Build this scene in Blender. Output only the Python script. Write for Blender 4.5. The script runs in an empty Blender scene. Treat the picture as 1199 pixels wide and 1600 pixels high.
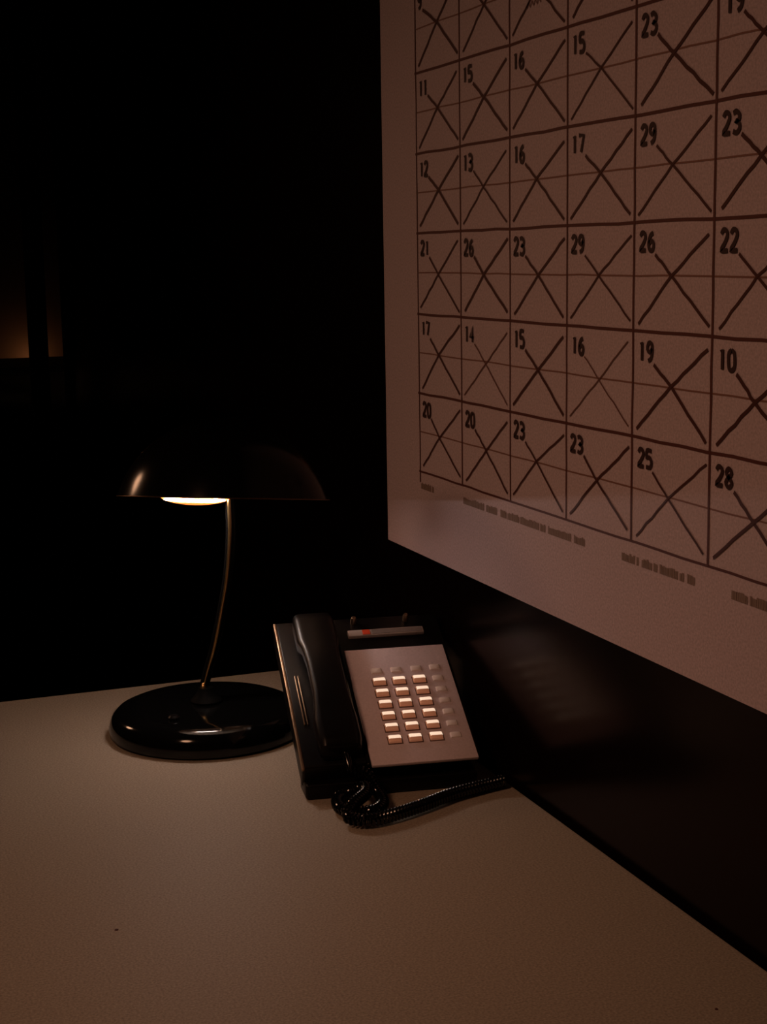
import bpy, bmesh, math, random
from mathutils import Vector, Matrix
random.seed(7)
scn = bpy.context.scene
col = scn.collection
R = math.radians

# ------------------------------------------------------------------ camera
CAM = Vector((0.0, 0.0, 1.233))
right = Vector((0.93480741, -0.35480519, -0.01576048))
up = Vector((0.07301859, 0.14857535, 0.98620163))
fwd = Vector((0.34756783, 0.92305939, -0.16479671))
cam_data = bpy.data.cameras.new('camera')
cam = bpy.data.objects.new('camera', cam_data)
col.objects.link(cam)
cam.matrix_world = Matrix(((right.x, up.x, -fwd.x, CAM.x),
                           (right.y, up.y, -fwd.y, CAM.y),
                           (right.z, up.z, -fwd.z, CAM.z), (0, 0, 0, 1)))
cam_data.sensor_fit = 'VERTICAL'
cam_data.sensor_height = 24.0
cam_data.lens = 36.0
cam_data.clip_start = 0.01
scn.camera = cam

# ------------------------------------------------------------------ world and exposure
scn.view_settings.view_transform = 'Standard'
scn.view_settings.look = 'None'
scn.view_settings.gamma = 1.0
scn.view_settings.use_curve_mapping = False
scn.view_settings.exposure = 0.0
world = bpy.data.worlds.new('night')
scn.world = world
world.use_nodes = True
world.node_tree.nodes['Background'].inputs[0].default_value = (0.02, 0.03, 0.05, 1)
world.node_tree.nodes['Background'].inputs[1].default_value = 0.02

# ------------------------------------------------------------------ lights: unseen room light, added side fill
def area(name, loc, target, size, power, color, spread=180):
    l = bpy.data.lights.new(name, 'AREA')
    l.shape = 'DISK'
    l.size = size
    l.energy = power
    l.color = color
    l.spread = R(spread)
    o = bpy.data.objects.new(name, l)
    col.objects.link(o)
    o.location = loc
    o.rotation_euler = (Vector(target) - Vector(loc)).to_track_quat('-Z', 'Y').to_euler()
    return o

KEY_POWER = 0.72
SIDE_POWER = 0.44
area('unseen_room_light', (-0.55, 0.50, 1.95), (0.35, 1.00, 0.85), 0.30, KEY_POWER, (1.0, 0.50, 0.285), 70)
area('side_fill_light', (-0.33, 2.25, 1.38), (0.58, 1.35, 1.10), 0.16, SIDE_POWER, (1.0, 0.52, 0.29), 120)  # added fill that brightens the calendar's far side and the shade edge
BULB_CORE = 400.0
BULB_GLOW = 2.0
HIDDEN_GLOW_POWER = 0.045

# ------------------------------------------------------------------ materials
def mat(name, color, rough=0.5, metal=0.0, spec=0.5, coat=0.0, emit=None, emit_s=0.0,
        noise=None, bump=None, trans=0.0):
    m = bpy.data.materials.new(name)
    m.use_nodes = True
    nt = m.node_tree
    b = nt.nodes['Principled BSDF']
    b.inputs['Base Color'].default_value = (*color, 1)
    b.inputs['Roughness'].default_value = rough
    b.inputs['Metallic'].default_value = metal
    b.inputs['Specular IOR Level'].default_value = spec
    b.inputs['Coat Weight'].default_value = coat
    b.inputs['Coat Roughness'].default_value = 0.05
    if trans:
        b.inputs['Transmission Weight'].default_value = trans
    if emit:
        b.inputs['Emission Color'].default_value = (*emit, 1)
        b.inputs['Emission Strength'].default_value = emit_s
    if noise or bump:
        tc = nt.nodes.new('ShaderNodeTexCoord')
    if noise:
        sc, amt, detail = noise
        n = nt.nodes.new('ShaderNodeTexNoise')
        n.inputs['Scale'].default_value = sc
        n.inputs['Detail'].default_value = detail
        nt.links.new(tc.outputs['Object'], n.inputs['Vector'])
        mr = nt.nodes.new('ShaderNodeMapRange')
        mr.inputs['From Min'].default_value = 0.3
        mr.inputs['From Max'].default_value = 0.7
        mr.inputs['To Min'].default_value = 1 - amt
        mr.inputs['To Max'].default_value = 1 + amt
        nt.links.new(n.outputs['Fac'], mr.inputs['Value'])
        mx = nt.nodes.new('ShaderNodeVectorMath')
        mx.operation = 'SCALE'
        mx.inputs[0].default_value = color
        nt.links.new(mr.outputs['Result'], mx.inputs['Scale'])
        nt.links.new(mx.outputs['Vector'], b.inputs['Base Color'])
    if bump:
        sc, st, dist = bump
        n2 = nt.nodes.new('ShaderNodeTexNoise')
        n2.inputs['Scale'].default_value = sc
        n2.inputs['Detail'].default_value = 4
        nt.links.new(tc.outputs['Object'], n2.inputs['Vector'])
        bp = nt.nodes.new('ShaderNodeBump')
        bp.inputs['Strength'].default_value = st
        bp.inputs['Distance'].default_value = dist
        nt.links.new(n2.outputs['Fac'], bp.inputs['Height'])
        nt.links.new(bp.outputs['Normal'], b.inputs['Normal'])
    return m

M = dict(
    desk=mat('beige desk laminate', (0.36, 0.30, 0.235), 0.62, spec=0.25, noise=(560, 0.26, 3), bump=(700, 0.15, 0.0004)),
    desk_edge=mat('dark desk edging', (0.03, 0.02, 0.015), 0.5),
    desk_leg=mat('black steel', (0.01, 0.01, 0.01), 0.4, metal=0.6),
    paper=mat('calendar paper', (0.60, 0.485, 0.53), 0.75, spec=0.2, noise=(520, 0.16, 3), bump=(60, 0.05, 0.001)),
    ink=mat('marker ink', (0.075, 0.022, 0.018), 0.6, spec=0.2),
    ink_soft=mat('faded marker ink', (0.17, 0.075, 0.06), 0.6, spec=0.2),
    ink_grid=mat('printed grid ink', (0.11, 0.035, 0.03), 0.6, spec=0.2),
    ink_thin=mat('fine printed grid ink', (0.26, 0.13, 0.105), 0.6, spec=0.2),
    ink_digit=mat('digit ink', (0.045, 0.02, 0.02), 0.6, spec=0.2),
    ink_grey=mat('small print ink', (0.27, 0.19, 0.16), 0.7, spec=0.2),
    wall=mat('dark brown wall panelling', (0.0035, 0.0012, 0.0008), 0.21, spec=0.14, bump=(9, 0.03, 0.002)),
    wall_far=mat('far wall in dark paint', (0.012, 0.011, 0.012), 0.8, spec=0.1),
    wall_lit=mat('plaster of the next room', (0.30, 0.20, 0.13), 0.8, noise=(3, 0.2, 3)),
    floor=mat('dark floor boards', (0.010, 0.008, 0.007), 0.6, noise=(5, 0.3, 3)),
    frame=mat('window frame', (0.012, 0.010, 0.010), 0.5),
    black=mat('glossy black plastic', (0.0035, 0.0035, 0.004), 0.13, spec=0.45),
    lampblack=mat('glossy black enamel', (0.003, 0.003, 0.003), 0.10, spec=0.35),
    stemblack=mat('matt black stem', (0.002, 0.002, 0.002), 0.6, spec=0.05),
    shadeblack=mat('black shade enamel', (0.0025, 0.0022, 0.002), 0.17, spec=0.18),
    shadein=mat('white inside of lamp shade', (0.75, 0.62, 0.5), 0.5),
    highlight_brass=mat('highlight_brass', (0.75, 0.50, 0.22), 0.28, metal=1.0),
    bronze=mat('dark bronze bead', (0.16, 0.09, 0.05), 0.35, metal=1.0),
    edge=mat('bronze edge highlight', (0.42, 0.28, 0.18), 0.38, metal=1.0),  # bright metal stands in for highlights on black plastic
    satin=mat('satin black plastic', (0.004, 0.003, 0.003), 0.34, spec=0.22),
    plate=mat('grey brushed keypad plate', (0.78, 0.66, 0.72), 0.38, spec=0.4, noise=(500, 0.06, 2)),
    key=mat('glossy white key', (0.85, 0.74, 0.66), 0.16, spec=0.7, coat=0.5),
    key_highlight=mat('white key cap with emissive highlight', (0.85, 0.74, 0.66), 0.25, spec=0.5, emit=(1.0, 0.72, 0.52), emit_s=0.85),
    key_skirt=mat('key skirt with emissive amber highlight', (0.8, 0.45, 0.3), 0.4, emit=(1.0, 0.36, 0.18), emit_s=0.10),
    key_grey=mat('pale grey key', (0.95, 0.86, 0.86), 0.5, spec=0.3),
    key_shade=mat('dark key gap with painted shade', (0.12, 0.07, 0.06), 0.7),
    display=mat('grey label strip', (0.38, 0.33, 0.32), 0.4, spec=0.3),
    red=mat('orange red label', (0.75, 0.08, 0.03), 0.5),
    display_dark=mat('dark part of label strip', (0.22, 0.19, 0.19), 0.4),
)
bulb_core = mat('lit bulb filament tube', (1, 0.8, 0.5), 0.5, emit=(1.0, 0.82, 0.74), emit_s=BULB_CORE)
bulb_glow = mat('frosted bulb glass glowing orange', (0.9, 0.4, 0.1), 0.5, emit=(1.0, 0.20, 0.035), emit_s=BULB_GLOW)
glass = bpy.data.materials.new('window glass')
glass.use_nodes = True
nt = glass.node_tree
nt.nodes.clear()
o_ = nt.nodes.new('ShaderNodeOutputMaterial')
t_ = nt.nodes.new('ShaderNodeBsdfTransparent')
g_ = nt.nodes.new('ShaderNodeBsdfGlossy')
g_.inputs['Roughness'].default_value = 0.05
mx_ = nt.nodes.new('ShaderNodeMixShader')
mx_.inputs[0].default_value = 0.05
nt.links.new(t_.outputs[0], mx_.inputs[1])
nt.links.new(g_.outputs[0], mx_.inputs[2])
nt.links.new(mx_.outputs[0], o_.inputs[0])

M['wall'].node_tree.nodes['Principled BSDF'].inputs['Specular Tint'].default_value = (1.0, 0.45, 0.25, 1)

# ------------------------------------------------------------------ mesh helpers
def obj(name, bm, m, parent=None, smooth=False, bevel=0.0, seg=3):
    if bevel:
        bmesh.ops.bevel(bm, geom=[e for e in bm.edges], offset=bevel, segments=seg, profile=0.5, affect='EDGES')
    bmesh.ops.recalc_face_normals(bm, faces=bm.faces)
    me = bpy.data.meshes.new(name)
    bm.to_mesh(me)
    bm.free()
    if m:
        me.materials.append(m)
    if smooth:
        for p in me.polygons:
            p.use_smooth = True
        try:
            me.set_sharp_from_angle(angle=R(40))
        except Exception:
            pass
    o = bpy.data.objects.new(name, me)
    col.objects.link(o)
    if parent:
        o.parent = parent
    return o

def box(bm, x0, x1, y0, y1, z0, z1, mtx=None):
    vs = [bm.verts.new((x, y, z)) for x in (x0, x1) for y in (y0, y1) for z in (z0, z1)]
    if mtx:
        for v in vs:
            v.co = mtx @ v.co
    q = [(0, 1, 3, 2), (4, 6, 7, 5), (0, 4, 5, 1), (2, 3, 7, 6), (0, 2, 6, 4), (1, 5, 7, 3)]
    for f in q:
        bm.faces.new([vs[i] for i in f])
    return bm

def nbox(*a, mtx=None):
    return box(bmesh.new(), *a, mtx=mtx)

def lathe(bm, prof, n=64, mtx=None, closed=False):
    rings = []
    for r, z in prof:
        if r < 1e-6:
            ring = [bm.verts.new((0, 0, z))]
        else:
            ring = [bm.verts.new((r * math.cos(2 * math.pi * i / n), r * math.sin(2 * math.pi * i / n), z)) for i in range(n)]
        if mtx:
            for v in ring:
                v.co = mtx @ v.co
        rings.append(ring)
    pairs = list(zip(rings, rings[1:]))
    if closed:
        pairs.append((rings[-1], rings[0]))
    for a, b in pairs:
        for i in range(n):
            j = (i + 1) % n
            if len(a) == 1 and len(b) == 1:
                continue
            if len(a) == 1:
                bm.faces.new((a[0], b[i], b[j]))
            elif len(b) == 1:
                bm.faces.new((a[i], a[j], b[0]))
            else:
                bm.faces.new((a[i], a[j], b[j], b[i]))
    return bm

def tube(bm, pts, rad, n=10):
    pts = [Vector(p) for p in pts]
    rads = rad if isinstance(rad, (list, tuple)) else [rad] * len(pts)
    rings = []
    prev = None
    for i, p in enumerate(pts):
        t = (pts[min(i + 1, len(pts) - 1)] - pts[max(i - 1, 0)]).normalized()
        if prev is None:
            a = t.orthogonal().normalized()
        else:
            a = (prev - t * prev.dot(t)).normalized()
        prev = a
        b = t.cross(a)
        rings.append([bm.verts.new(p + (a * math.cos(2 * math.pi * k / n) + b * math.sin(2 * math.pi * k / n)) * rads[i]) for k in range(n)])
    for a, b in zip(rings, rings[1:]):
        for k in range(n):
            j = (k + 1) % n
            bm.faces.new((a[k], a[j], b[j], b[k]))
    bm.faces.new(rings[0][::-1])
    bm.faces.new(rings[-1])
    return bm

def spline(pts, n):
    pts = [Vector(p) for p in pts]
    P = [pts[0] * 2 - pts[1]] + pts + [pts[-1] * 2 - pts[-2]]
    out = []
    for i in range(1, len(P) - 2):
        for k in range(n):
            t = k / n
            a, b, c, d = P[i - 1], P[i], P[i + 1], P[i + 2]
            out.append(0.5 * ((2 * b) + (c - a) * t + (2 * a - 5 * b + 4 * c - d) * t * t + (3 * b - a - 3 * c + d) * t ** 3))
    out.append(pts[-1])
    return out

def tag(o, label=None, cat=None, group=None, kind=None):
    if label:
        o['label'] = label
    if cat:
        o['category'] = cat
    if group:
        o['group'] = group
    if kind:
        o['kind'] = kind
    return o

def empty(name, loc, rz=0.0):
    o = bpy.data.objects.new(name, None)
    col.objects.link(o)
    o.location = loc
    o.rotation_euler = (0, 0, rz)
    o.empty_display_size = 0.05
    return o

def struct(name, bm, m, label, cat):
    return tag(obj(name, bm, m), label, cat, kind='structure')

# ------------------------------------------------------------------ room shell
WX = 0.589           # face of the right-hand wall
BY = 3.60            # face of the far wall
struct('floor', nbox(-2.6, 1.7, -2.1, 5.3, -0.1, 0.0), M['floor'], 'dark floor hidden in the night behind the desk', 'floor')
struct('ceiling', nbox(-2.6, 1.7, -2.1, 5.3, 2.6, 2.7), M['wall_far'], 'dark ceiling above the desk corner', 'ceiling')
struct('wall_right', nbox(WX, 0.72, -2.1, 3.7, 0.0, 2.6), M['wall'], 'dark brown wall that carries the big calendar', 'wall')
struct('wall_left', nbox(-2.6, -2.5, -2.1, 5.3, 0.0, 2.6), M['wall_far'], 'dark wall on the left outside the picture', 'wall')
struct('wall_front', nbox(-2.5, WX, -2.1, -2.0, 0.0, 2.6), M['wall_far'], 'dark wall behind the viewer', 'wall')
# far wall with an opening (x -0.6 .. 0.60, z 0.48 .. 2.0)
bm = bmesh.new()
OX0, OX1, OZ0, OZ1 = -0.60, 0.585, 0.48, 2.02
box(bm, -2.5, OX0, BY, BY + 0.1, 0, 2.6)
box(bm, OX1, WX, BY, BY + 0.1, 0, 2.6)
box(bm, OX0, OX1, BY, BY + 0.1, 0, OZ0)
box(bm, OX0, OX1, BY, BY + 0.1, OZ1, 2.6)
struct('wall_back', bm, M['wall_far'], 'black far wall with a dim window at its right end', 'wall')
win = tag(empty('window_1', (0, BY, OZ0)), 'dim glazed window in the dark far wall, faint warm glow in two panes', 'window', kind='structure')
win['kind'] = 'structure'
H = OZ1 - OZ0
bm = bmesh.new()
box(bm, OX0 + 0.001, OX0 + 0.03, 0.01, 0.07, 0.001, H - 0.001)
box(bm, OX1 - 0.005, OX1 - 0.001, 0.01, 0.07, 0.001, H - 0.001)
box(bm, OX0 + 0.03, OX1 - 0.005, 0.01, 0.07, 0.001, 0.03)
box(bm, OX0 + 0.03, OX1 - 0.005, 0.01, 0.07, H - 0.03, H - 0.001)
obj('frame', bm, M['frame'], win)
for x0, x1 in ((0.500, 0.538), (-0.06, -0.02)):
    obj('mullion', nbox(x0, x1, 0.01, 0.07, 0.03, H - 0.03), M['frame'], win, bevel=0.004, seg=1)
for x0, x1 in ((OX0 + 0.03, -0.06), (-0.02, 0.500), (0.538, OX1 - 0.005)):
    obj('pane', nbox(x0, x1, 0.036, 0.040, 0.03, H - 0.03), glass, win)
struct('wall_beyond', nbox(-2.5, 1.7, 5.2, 5.3, 0.0, 2.6), M['wall_lit'], 'plaster wall seen through the far window, faintly lit', 'wall')
struct('wall_side', nbox(1.6, 1.7, 4.0, 5.2, 0.0, 2.6), M['wall_far'], 'side wall of the dark space beyond the far window', 'wall')
# added cabinet cuts off the glow of an added hidden light
cab = tag(empty('glow_cutoff_cabinet', (0.1, 4.55, 0)), 'dark cabinet added behind the far window to cut off the glow', 'cabinet')
obj('body', nbox(-1.0, 1.30, -0.2, 0.2, 0.04, 0.925), M['frame'], cab, bevel=0.006, seg=1)
obj('top', nbox(-1.02, 1.32, -0.21, 0.21, 0.925, 0.944), M['frame'], cab, bevel=0.004, seg=1)
obj('plinth', nbox(-0.98, 1.28, -0.17, 0.19, 0.0, 0.04), M['frame'], cab)
nl = bpy.data.lights.new('hidden_glow_light', 'POINT')
nl.energy = HIDDEN_GLOW_POWER
nl.color = (1.0, 0.45, 0.2)
nl.shadow_soft_size = 0.03
no = bpy.data.objects.new('hidden_glow_light', nl)
col.objects.link(no)
no.location = (0.715, 5.14, 0.915)

# ------------------------------------------------------------------ desk
DX1, DY1, DZ = 0.583, 1.697, 0.75
desk = tag(empty('desk', (-0.2, 1.0, 0)), 'wide beige laminate desk top in the corner under the calendar', 'desk')
def dl(x, y, z):
    return (x + 0.2, y - 1.0, z)
bm = nbox(-1.0 + 0.2, DX1 + 0.2, 0.45 - 1.0, DY1 - 1.0, 0.722, DZ)
top = obj('tabletop', bm, M['desk'], desk, bevel=0.0015, seg=2)
obj('apron', nbox(-0.95 + 0.2, DX1 - 0.04 + 0.2, DY1 - 0.06 - 1.0, DY1 - 0.04 - 1.0, 0.62, 0.722), M['desk_edge'], desk)
for x, y in ((-0.95, 0.5), (DX1 - 0.06, 0.5), (-0.95, DY1 - 0.11), (DX1 - 0.06, DY1 - 0.11)):
    obj('leg', nbox(x + 0.2, x + 0.24, y - 1.0, y - 0.96, 0.0, 0.722), M['desk_leg'], desk, bevel=0.003, seg=1)
# small dark specks of dirt on the laminate
for i, (x, y, r) in enumerate(((0.1853, 1.0598, 0.0016), (0.5218, 0.7906, 0.0012))):
    obj('dirt_speck', lathe(bmesh.new(), [(0, 0.0007), (r * .7, 0.0005), (r, 0.0)], 10, Matrix.Translation((x + 0.2, y - 1.0, DZ))), M['ink'], desk)

# ------------------------------------------------------------------ calendar on the right wall
CK = 0.9725
CX = 0.600 * CK
cy0, cw = 1.4810 * CK, 0.1098 * CK                                   # left grid line, column width
rows = {-2: 1.5764, -1: 1.4955, 0: 1.4128, 1: 1.3337, 2: 1.2546, 3: 1.1729, 4: 1.0912, 5: 1.0088}
rows = {k: 1.233 + (v - 1.233) * CK for k, v in rows.items()}
cal = tag(empty('wall_calendar', (CX, 1.15, 0.9281)), 'huge white paper calendar with crossed-out days pinned on the right wall', 'calendar')
def cl(u, z, x=0.0):
    """calendar coordinates: u runs from the left grid line towards the viewer, z is world height"""
    return Vector((x, (cy0 - u) - 1.15, z - 0.9281))
bm = bmesh.new()
nu, nz = 24, 18
Y0, Y1, Z0, Z1 = 1.580 * CK, 0.637, 0.9281, 1.690
def warp(y, z):
    return 0.0
box(bm, 0.0, 0.0012, Y1 - 1.15, Y0 - 1.15, 0.0, Z1 - Z0)
sheet = obj('sheet', bm, M['paper'], cal)
bm = nbox(0.0014, 0.0050, Y1 - 1.15 + 0.03, Y0 - 1.15 - 0.012, 0.015, Z1 - Z0 - 0.004)
obj('backing_board', bm, M['frame'], cal)
obj('binding_strip', nbox(-0.004, 0.0050, Y1 - 1.15, Y0 - 1.15, Z1 - Z0 + 0.0005, Z1 - Z0 + 0.03), M['desk_edge'], cal, bevel=0.001, seg=1)

def ribbon(bm, pts, w, x=-0.0004):
    """flat ink stroke through (u, z) points"""
    P = [cl(u, z) for u, z in pts]
    L, Rr = [], []
    for i, p in enumerate(P):
        t = (P[min(i + 1, len(P) - 1)] - P[max(i - 1, 0)]).normalized()
        nrm = Vector((0, -t.z, t.y))
        ww = w * (1 if not callable(w) else 1)
        L.append(bm.verts.new((x, p.y + nrm.y * ww / 2, p.z + nrm.z * ww / 2)))
        Rr.append(bm.verts.new((x, p.y - nrm.y * ww / 2, p.z - nrm.z * ww / 2)))
    for i in range(len(P) - 1):
        bm.faces.new((L[i], L[i + 1], Rr[i + 1], Rr[i]))

def wob(a, b, n, amp):
    out = []
    for i in range(n + 1):
        t = i / n
        e = 0 if i in (0, n) else amp
        out.append((a[0] + (b[0] - a[0]) * t + random.uniform(-e, e), a[1] + (b[1] - a[1]) * t + random.uniform(-e, e)))
    return out

NC = 7
for r, z in rows.items():
    bm = bmesh.new()
    ribbon(bm, wob((-0.003, z), (cw * NC + 0.002, z), 24, 0.0005), 0.0024 if r != 5 else 0.0020, -0.0004)
    obj('row_line', bm, M['ink_grid'], cal)
for c in range(NC + 1):
    bm = bmesh.new()
    ribbon(bm, wob((cw * c, rows[-2] + 0.001), (cw * c, rows[5] - (0.011 if c == 0 else 0.0)), 24, 0.0004), 0.0022 if c < 4 else 0.0026, -0.0005)
    obj('column_line', bm, M['ink_grid'], cal)
for r in range(-2, 5):
    zm = (rows[r] + rows[r + 1]) / 2 + 0.001
    bm = bmesh.new()
    ribbon(bm, wob((0.002, zm), (cw * NC, zm), 24, 0.0004), 0.0013, -0.0003)
    obj('middle_line', bm, M['ink_thin'], cal)

DIG = {
    '0': [[(.5, 1), (.15, .85), (.1, .5), (.2, .1), (.5, 0), (.85, .15), (.9, .5), (.8, .88), (.5, 1)]],
    '1': [[(.35, .85), (.55, 1), (.55, 0)]],
    '2': [[(.1, .8), (.35, 1), (.75, .95), (.85, .7), (.5, .35), (.08, .03), (.92, .03)]],
    '3': [[(.1, .92), (.5, 1), (.88, .8), (.75, .58), (.4, .53), (.78, .47), (.92, .22), (.55, 0), (.1, .08)]],
    '4': [[(.7, 0), (.7, 1), (.1, .32), (.95, .32)]],
    '5': [[(.88, 1), (.2, 1), (.15, .58), (.6, .62), (.9, .35), (.7, .05), (.1, .04)]],
    '6': [[(.8, .97), (.35, .8), (.12, .35), (.35, .02), (.75, .05), (.88, .35), (.6, .55), (.2, .4)]],
    '7': [[(.08, .98), (.92, .98), (.45, 0)]],
    '8': [[(.5, .53), (.15, .78), (.5, 1), (.85, .78), (.5, .53), (.1, .25), (.5, 0), (.9, .25), (.5, .53)]],
    '9': [[(.85, .7), (.55, .48), (.15, .65), (.3, .97), (.75, .97), (.88, .65), (.75, .2), (.3, 0)]],
}
def digits(s, u, z, h, w, sw):
    """thick marker digits whose top left corner is (u, z)"""
    bm = bmesh.new()
    for i, ch in enumerate(s):
        for st in DIG[ch]:
            pts = [(u + (i * 1.22 + a) * w, z - h + b * h) for a, b in st]
            sm = spline([(p[0], p[1], 0) for p in pts], 3) if ch not in '147' else [Vector((p[0], p[1], 0)) for p in pts]
            ribbon(bm, [(p.x, p.y) for p in sm], sw, -0.0008)
            # rounded pen ends
    return bm

NUM = {-2: ['4', '5', '6', '7', '21', '20', '21'],
       -1: ['9', '13', '12', '13', '22', '18', '19'],
       0: ['11', '15', '16', '15', '23', '19', '17'],
       1: ['12', '13', '16', '17', '29', '23', '24'],
       2: ['21', '26', '23', '29', '26', '22', '27'],
       3: ['17', '14', '15', '16', '19', '10', '12'],
       4: ['20', '20', '23', '23', '25', '28', '29']}
SOFT = {(3, 1): .55, (3, 3): .5, (2, 3): .8, (4, 4): .75, (0, 3): .85, (1, 1): .8, (4, 2): .85}
for r in range(-2, 5):
    zt, zb = rows[r], rows[r + 1]
    for c in range(NC):
        s = NUM[r][c]
        hh = 0.0135 + random.uniform(-.0008, .0008)
        obj('day_number', digits(s, cw * c + 0.0085 + random.uniform(-.001, .001), zt - 0.0075 - random.uniform(0, .0015), hh, 0.0094, 0.0034), M['ink_digit'], cal)
        k = SOFT.get((r, c), 1.0)
        j = lambda a=0.0025: random.uniform(-a, a)
        uc, zc = cw * (c + .50) + j(.002), (zt + zb) / 2 + 0.0005 + j(.0015)
        bm = bmesh.new()
        w = (0.0022 + random.uniform(-.0002, .0005)) * k
        nw = len(s)
        ribbon(bm, wob((cw * c + 0.0085 + 0.0105 * nw + 0.001, zt - 0.0235), (uc, zc), 5, 0.0005) + wob((uc, zc), (cw * (c + .955) + j(.0015), zb + 0.0045 + abs(j(.003))), 6, 0.0005)[1:], w * 1.2, -0.0006)
        ribbon(bm, wob((cw * (c + .95) + j(.002), zt - 0.0075 - abs(j(.003))), (uc, zc), 6, 0.0005) + wob((uc, zc), (cw * (c + .07) + j(.002), zb + 0.005 + abs(j(.002))), 6, 0.0005)[1:], w, -0.0007)
        obj('cross_mark', bm, M['ink'] if k > .7 else M['ink_soft'], cal)
# small scribble in the third column, top row in view
bm = bmesh.new()
sc0 = (cw * 2 + 0.034, 1.4335)
ribbon(bm, [(sc0[0] + t * .0032, sc0[1] + (.0032 if i % 2 else -.001) + .0002 * i) for i, t in enumerate(range(9))], 0.0016, -0.0007)
obj('scribble', bm, M['ink_soft'], cal)

# unreadable small print below the grid: short runs of worn letter shapes
def small_print(u0, u1, z, h):
    bm = bmesh.new()
    u = u0
    while u < u1:
        w = random.uniform(.0016, .0030)
        if random.random() < 0.11:
            u += .0022
            continue
        hh = h * random.uniform(.75, 1.0)
        ribbon(bm, [(u, z + hh * .5), (u + w, z + hh * .5)], hh, -0.0004)
        u += w + random.uniform(.0001, .0005)
    return bm
for (ua, ub) in [(p * CK, q * CK) for p, q in ((.002, .036), (.112, .160), (.166, .190), (.198, .236), (.240, .290), (.296, .338), (.344, .362), (.425, .478), (.483, .532), (.580, .700))]:
    obj('small_print', small_print(ua, ub, rows[5] - 0.0175, 0.0072), M['ink_grey'], cal)

# ------------------------------------------------------------------ desk lamp
LB = Vector((0.3667, 1.502, DZ))
lamp = tag(empty('desk_lamp', LB), 'black mushroom desk lamp with lit bulb under its dome shade, left of the telephone', 'lamp')
r_b = 0.1003
prof = [(0, 0), (r_b - .004, 0), (r_b, .003), (r_b + .0005, .009), (r_b - .001, .015), (r_b - .0035, .021), (r_b - .0085, .0255), (r_b - .016, .0285), (r_b - .030, .0297), (.030, .0305), (0, .0306)]
obj('base', lathe(bmesh.new(), prof, 96), M['lampblack'], lamp, smooth=True)
obj('collar', lathe(bmesh.new(), [(0, .0300), (.0165, .0300), (.0165, .033), (.013, .037), (.0095, .041), (.008, .046), (0, .046)], 40), M['stemblack'], lamp, smooth=True)
sp = [(-.0035, .0013, .042), (.0022, -.0009, .064), (.0093, -.0035, .0893), (.0179, -.0068, .1296), (.0238, -.0090, .163), (.0275, -.0104, .2027), (.0278, -.0103, .2420), (.0265, -.0100, .288)]
nh = Vector((0.3524, 0.9359, 0)).normalized()          # horizontal direction away from the usual viewpoint
path = spline(sp, 8)
back = [p + nh * 0.0085 for p in path]
obj('stem', tube(bmesh.new(), back, 0.0050, 20), M['stemblack'], lamp, smooth=True)
obj('stem_highlight', tube(bmesh.new(), path[:-8], [0.0009 + 0.0010 * min(1, i / 30) for i in range(len(path) - 8)], 12), M['highlight_brass'], lamp, smooth=True)  # bright rod stands in for the highlight along the black stem
bm = bmesh.new()
lathe(bm, [(0, -.006), (.0022, -.0052), (.0034, -.001), (.0030, .003), (.0012, .0065), (0, .0075)], 16, Matrix.Translation((-.0033, -.0015, .0445)))
obj('highlight_end', bm, M['highlight_brass'], lamp, smooth=True)  # bead stands in for the highlight at the collar
# shade, tilted back so that its rim points at the seated viewer
SC = Vector((0.39, 1.4932, 0.9936)) - LB
e_r = Vector((0.9359, -0.3524, 0))
tilt = Matrix.Rotation(R(-9.0), 4, e_r) 
roll = Matrix.Rotation(R(2.0), 4, nh)
SM = Matrix.Translation(SC) @ roll @ tilt
rs, hs = 0.1068, 0.0825
pr = [(1, 0), (.992, .03), (.955, .16), (.91, .29), (.85, .415), (.78, .53), (.69, .645), (.58, .755), (.45, .852), (.32, .925), (.18, .975), (.08, .995), (0, 1)]
outer = [(a * rs, b * hs) for a, b in pr]
obj('shade', lathe(bmesh.new(), outer + [(max(a - .0016, 0), b - .0016 if b > .004 else b) for a, b in outer][::-1], 96, SM), M['shadeblack'], lamp, smooth=True)
inner = [(max(a * rs - .0020, 0), max(b * hs - .0022, 0.0006)) for a, b in pr]
inner2 = [(max(a - .0006, 0), max(b - .0006, 0.0008)) for a, b in inner]
obj('shade_lining', lathe(bmesh.new(), inner[::-1] , 96, SM), M['shadein'], lamp, smooth=True)
ring = []
for i in range(97):
    a = 2 * math.pi * i / 96
    ring.append(SM @ Vector((math.cos(a) * rs, math.sin(a) * rs, 0.0)))
obj('rim_bead', tube(bmesh.new(), ring, 0.0007, 8), M['bronze'], lamp, smooth=True)
# horizontal capsule bulb, its lower side just below the rim
bA = Vector((0.3325, 1.5149, .9958)) - LB
bB = Vector((0.3930, 1.4921, .9934)) - LB
bc = (bA + bB) / 2
ax = (bB - bA).normalized()
half = (bB - bA).length / 2
def capsule(rad, hl, cen, squash=1.0):
    zz = ax
    xx = Vector((0, 0, 1)).cross(zz).normalized()
    yy = zz.cross(xx)
    mm = Matrix(((xx.x, yy.x, zz.x, cen.x), (xx.y, yy.y, zz.y, cen.y), (xx.z, yy.z, zz.z, cen.z), (0, 0, 0, 1)))
    pf = []
    for i in range(0, 17):
        a = math.pi * i / 16
        pf.append((rad * math.sin(a) ** 1.15 if 0 < i < 16 else 0, -hl * math.cos(a)))
    return lathe(bmesh.new(), pf, 24, mm)
BZ = 0.0002
glow = obj('bulb', capsule(0.0080, half + .003, bc + Vector((0, 0, BZ))), bulb_glow, lamp, smooth=True)
tag(glow, 'glowing orange bulb')
core = obj('filament', capsule(0.0017, half * .95, bc - nh * 0.0070 + Vector((0, 0, BZ - .0020))), bulb_core, glow, smooth=True)
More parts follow.
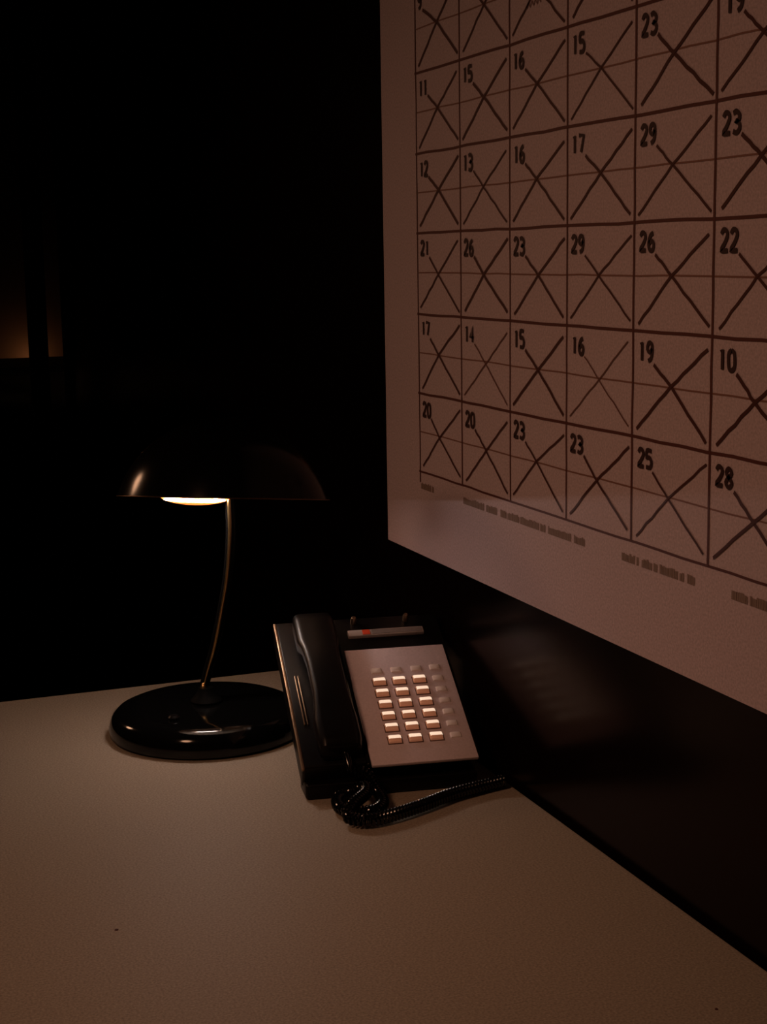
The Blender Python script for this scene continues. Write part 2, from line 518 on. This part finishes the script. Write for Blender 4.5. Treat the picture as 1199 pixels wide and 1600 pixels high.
obj('socket', tube(bmesh.new(), [bc + ax * (half + .001) + Vector((0, 0, .006)), bc + ax * (half + .004) + Vector((0, 0, .03)), Vector(SM @ Vector((0, 0, .06)))], [.0045, .008, .009], 16), M['lampblack'], lamp, smooth=True)
obj('switch', lathe(bmesh.new(), [(0, .028), (.0055, .028), (.0058, .0325), (.004, .0345), (0, .0348)], 20, Matrix.Translation((-.045, -.045, 0))), M['satin'], lamp, smooth=True)

# ------------------------------------------------------------------ telephone
A0 = Vector((0.395, 1.265, DZ + 0.0008))
ph = tag(empty('telephone', A0, -0.158), 'black push-button desk telephone with grey keypad plate beside the lamp', 'telephone')
TI = R(28)
PM = Matrix.Rotation(TI, 4, 'X')           # slab coordinates (u, s, n) -> telephone
PW, PL = 0.163, 0.212
# body: sloping slab, bottom front edge cut flat on the desk
def slab(u0, u1, s0, s1, n0, n1):
    return nbox(u0, u1, s0, s1, n0, n1, mtx=PM)
obj('body', slab(0.0, PW, 0.0135, PL, -0.0, 0.0255), M['satin'], ph, smooth=True, bevel=0.003)
obj('nose', nbox(0.0015, PW - .0015, -0.004, 0.030, 0.0, 0.014), M['satin'], ph, smooth=True, bevel=0.0025)
obj('support_foot', nbox(0.060, 0.150, 0.125, 0.165, 0.0, 0.070), M['satin'], ph, bevel=0.002, seg=1)
obj('side_highlight', slab(-0.0012, 0.0020, 0.012, PL - .002, 0.0225, 0.0262), M['edge'], ph, smooth=True, bevel=0.0010)  # strip drawn as the highlight on the body's left edge
# raised console under the plate
u0, s0, w_, h_, n_ = 0.0619, 0.0056, 0.0994, 0.1541, 0.030
obj('console', slab(u0 - .004, u0 + w_ + .0035, s0 + .004, PL - .003, 0.022, n_ - .0022), M['satin'], ph, smooth=True, bevel=0.002)
plate = obj('keypad_plate', slab(u0, u0 + w_, s0, s0 + h_, n_ - .0035, n_), M['plate'], ph, smooth=True, bevel=0.0008, seg=2)
# the keys: bilinear rows on the plate
kw, kd = 0.0116, 0.0082
def key_mesh(w, d, hgt, crown, n=9):
    """cushion key: rounded outline and a cylinder-topped crown"""
    bm = bmesh.new()
    top, mid, bot = [], [], []
    m = 8
    for i in range(m + 1):
        t = i / m
        y = -d / 2 + d * t
        z = hgt + crown * (1 - (2 * t - 1) ** 2)
        for k, x in enumerate((-w / 2, -w / 2 + .0012, w / 2 - .0012, w / 2)):
            zz = z - (.0007 if k in (0, 3) else 0)
            top.append(bm.verts.new((x, y, zz)))
    for i in range(m):
        for k in range(3):
            a = i * 4 + k
            bm.faces.new((top[a], top[a + 1], top[a + 5], top[a + 4]))
    ring = [top[k] for k in range(4)] + [top[i * 4 + 3] for i in range(1, m + 1)] + [top[m * 4 + k] for k in (2, 1, 0)] + [top[i * 4] for i in range(m - 1, 0, -1)]
    low = [bm.verts.new((v.co.x * 1.08, v.co.y * 1.08, 0)) for v in ring]
    for i in range(len(ring)):
        j = (i + 1) % len(ring)
        bm.faces.new((ring[i], low[i], low[j], ring[j]))
    bm.faces.new(low[::-1])
    return bm
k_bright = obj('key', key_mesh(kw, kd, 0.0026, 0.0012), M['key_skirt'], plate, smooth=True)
k_bright.data.materials.append(M['key_highlight'])  # cap and skirt emit to stand in for key highlights
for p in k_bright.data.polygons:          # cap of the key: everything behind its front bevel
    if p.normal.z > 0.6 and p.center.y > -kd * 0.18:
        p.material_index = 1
k_grey = obj('key', key_mesh(kw - .0016, kd - .0020, 0.0016, 0.0004), M['key_grey'], plate, smooth=True)
gap_src = obj('key_gap_shade', nbox(-kw / 2 - .0012, kw / 2 + .0014, -kd / 2 - .0016, kd / 2 + .0002, 0.0, 0.0005), M['key_shade'], plate)  # dark plate, offset downwards, holds the shade under the key
gap_used = False
KU = [0.266, 0.460, 0.660, 0.847]
KS = [0.790, 0.690, 0.590, 0.492, 0.392, 0.292, 0.192]
first = {True: k_bright, False: k_grey}
used = set()
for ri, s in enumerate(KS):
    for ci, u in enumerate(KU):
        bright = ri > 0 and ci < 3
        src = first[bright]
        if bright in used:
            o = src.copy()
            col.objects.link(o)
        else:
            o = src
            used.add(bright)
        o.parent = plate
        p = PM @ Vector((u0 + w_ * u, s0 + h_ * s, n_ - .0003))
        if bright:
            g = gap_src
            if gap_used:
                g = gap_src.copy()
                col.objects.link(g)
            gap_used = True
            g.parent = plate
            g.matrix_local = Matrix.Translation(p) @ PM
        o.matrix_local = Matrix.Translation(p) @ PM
k_bright['label'] = 'white key with its highlight put in as emission'
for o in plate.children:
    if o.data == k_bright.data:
        o['label'] = 'white key with its highlight put in as emission'
# label strip above the plate with a small orange-red tab
ds = s0 + h_ + 0.0185
strip = obj('label_strip', slab(u0 + .008, u0 + .0845, ds, ds + .0088, n_ - .0035, n_ + .0015), M['display'], ph, smooth=True, bevel=0.0008, seg=2)
strip['label'] = 'pale label strip with an orange-red tab'
obj('red_tab', slab(u0 + .0225, u0 + .0300, ds + .0010, ds + .0078, n_ + .0012, n_ + .0020), M['red'], strip)
obj('dark_window', slab(u0 + .0320, u0 + .0825, ds + .0015, ds + .0073, n_ + .0012, n_ + .0018), M['display_dark'], strip)
for u in (u0 + .0165, u0 + .0700):
    b_ = bmesh.new()
    lathe(b_, [(0, 0), (.0030, 0), (.0030, .006), (.0022, .0085), (0, .0095)], 16, PM @ Matrix.Translation((u, PL - .011, n_ - .003)))
    obj('peg', b_, M['edge'], ph, smooth=True)  # pegs coloured bright for their glints
# handset lying in its cradle along the left side
def rrect(w, h, r=.35, n=4):
    pts = []
    rr = min(w, h) * r
    for cx_, cz_, a0 in ((w / 2 - rr, h / 2 - rr, 0), (-w / 2 + rr, h / 2 - rr, 90), (-w / 2 + rr, -h / 2 + rr, 180), (w / 2 - rr, -h / 2 + rr, 270)):
        for k in range(n + 1):
            a = R(a0 + 90 * k / n)
            pts.append((cx_ + rr * math.cos(a), cz_ + rr * math.sin(a)))
    return pts
bm = bmesh.new()
hu = 0.0355
secs = [(0.0195, .030, .014, .034), (0.0215, .038, .018, .0355), (.030, .041, .0215, .037), (.055, .041, .021, .0385), (.068, .036, .015, .0435), (.085, .033, .0135, .046), (.125, .033, .0135, .0465),
        (.148, .036, .015, .0440), (.160, .041, .021, .039), (.188, .041, .0215, .038), (.200, .038, .018, .0365), (.2025, .030, .014, .0355)]
rings = []
for s, w, h, nc in secs:
    rings.append([bm.verts.new(PM @ Vector((hu + a, s, nc + b))) for a, b in rrect(w, h)])
for a, b in zip(rings, rings[1:]):
    for i in range(len(a)):
        j = (i + 1) % len(a)
        bm.faces.new((a[i], a[j], b[j], b[i]))
bm.faces.new(rings[0])
bm.faces.new(rings[-1][::-1])
hand = obj('handset', bm, M['satin'], ph, smooth=True)
obj('cord_plug', tube(bmesh.new(), [PM @ Vector((hu + .004, .023, .033)), PM @ Vector((hu + .005, .012, .031)), PM @ Vector((hu + .006, .004, .027))], [.0042, .0038, .0026], 14), M['black'], ph, smooth=True)
for s in (.072, .078, .084):
    pass
for ua in (.0088, .0118):
    obj('cradle_glint', slab(ua, ua + .0014, .066, .132, .0245, .0275), M['edge'], ph, smooth=True, bevel=.0005, seg=2)  # bright slivers stand in for short glints beside the handset
# coiled cord, world path on the desk
inv = ph.matrix_basis.inverted()
ph_m = Matrix.Translation(A0) @ Matrix.Rotation(-0.158, 4, 'Z')
inv = ph_m.inverted()
st = ph_m @ (PM @ Vector((hu + .006, .005, .027)))
zt = DZ + 0.0074
cpath = [st, st + Vector((.002, -.016, -.006)), Vector((.4440, 1.2350, zt + .007)), Vector((.4400, 1.2060, zt + .001)), Vector((.4215, 1.1965, zt)), Vector((.4100, 1.2120, zt)), Vector((.4130, 1.2300, zt + .002)),
         Vector((.4250, 1.2440, zt + .006)), Vector((.4385, 1.2400, zt + .010)), Vector((.4350, 1.2180, zt + .012)), Vector((.4150, 1.2000, zt + .010)), Vector((.4060, 1.1860, zt + .002)), Vector((.4220, 1.1740, zt)), Vector((.4480, 1.1800, zt)),
         Vector((.4800, 1.1945, zt)), Vector((.5140, 1.2085, zt)), Vector((.5480, 1.2180, zt)), Vector((.5720, 1.2230, zt))]
cpath = [Vector(p) for p in ( 
    st, (.4478, 1.2420, DZ + .024), (.4520, 1.2260, DZ + .012), (.4500, 1.2080, zt + .001), (.4380, 1.1960, zt), (.4230, 1.1985, zt), (.4130, 1.2140, zt),
    (.4170, 1.2330, zt + .001), (.4310, 1.2420, zt + .002), (.4420, 1.2360, zt + .008), (.4380, 1.2180, zt + .009), (.4200, 1.2000, zt + .007), (.4110, 1.1880, zt + .001), (.4230, 1.1770, zt), (.4480, 1.1800, zt),
    (.4800, 1.1915, zt), (.5140, 1.2065, zt), (.5480, 1.2160, zt), (.5740, 1.2215, zt))]
sm = spline(cpath, 24)
# resample by arc length and wind the helix round it
L = [0]
for a, b in zip(sm, sm[1:]):
    L.append(L[-1] + (b - a).length)
tot = L[-1]
pitch, per = 0.0036, 9
N = int(tot / pitch * per)
hp = []
prev = None
k = 0
for i in range(N + 1):
    d = tot * i / N
    while k < len(L) - 2 and L[k + 1] < d:
        k += 1
    f = (d - L[k]) / max(L[k + 1] - L[k], 1e-9)
    p = sm[k].lerp(sm[k + 1], f)
    t = (sm[k + 1] - sm[k]).normalized()
    a = t.orthogonal().normalized() if prev is None else (prev - t * prev.dot(t)).normalized()
    prev = a
    b = t.cross(a)
    th = 2 * math.pi * i / per
    rr = 0.0048 * min(1, d / .012 + .15)
    hp.append(inv @ (p + (a * math.cos(th) + b * math.sin(th)) * rr))
obj('coiled_cord', tube(bmesh.new(), hp, 0.0014, 6), M['black'], ph, smooth=True)
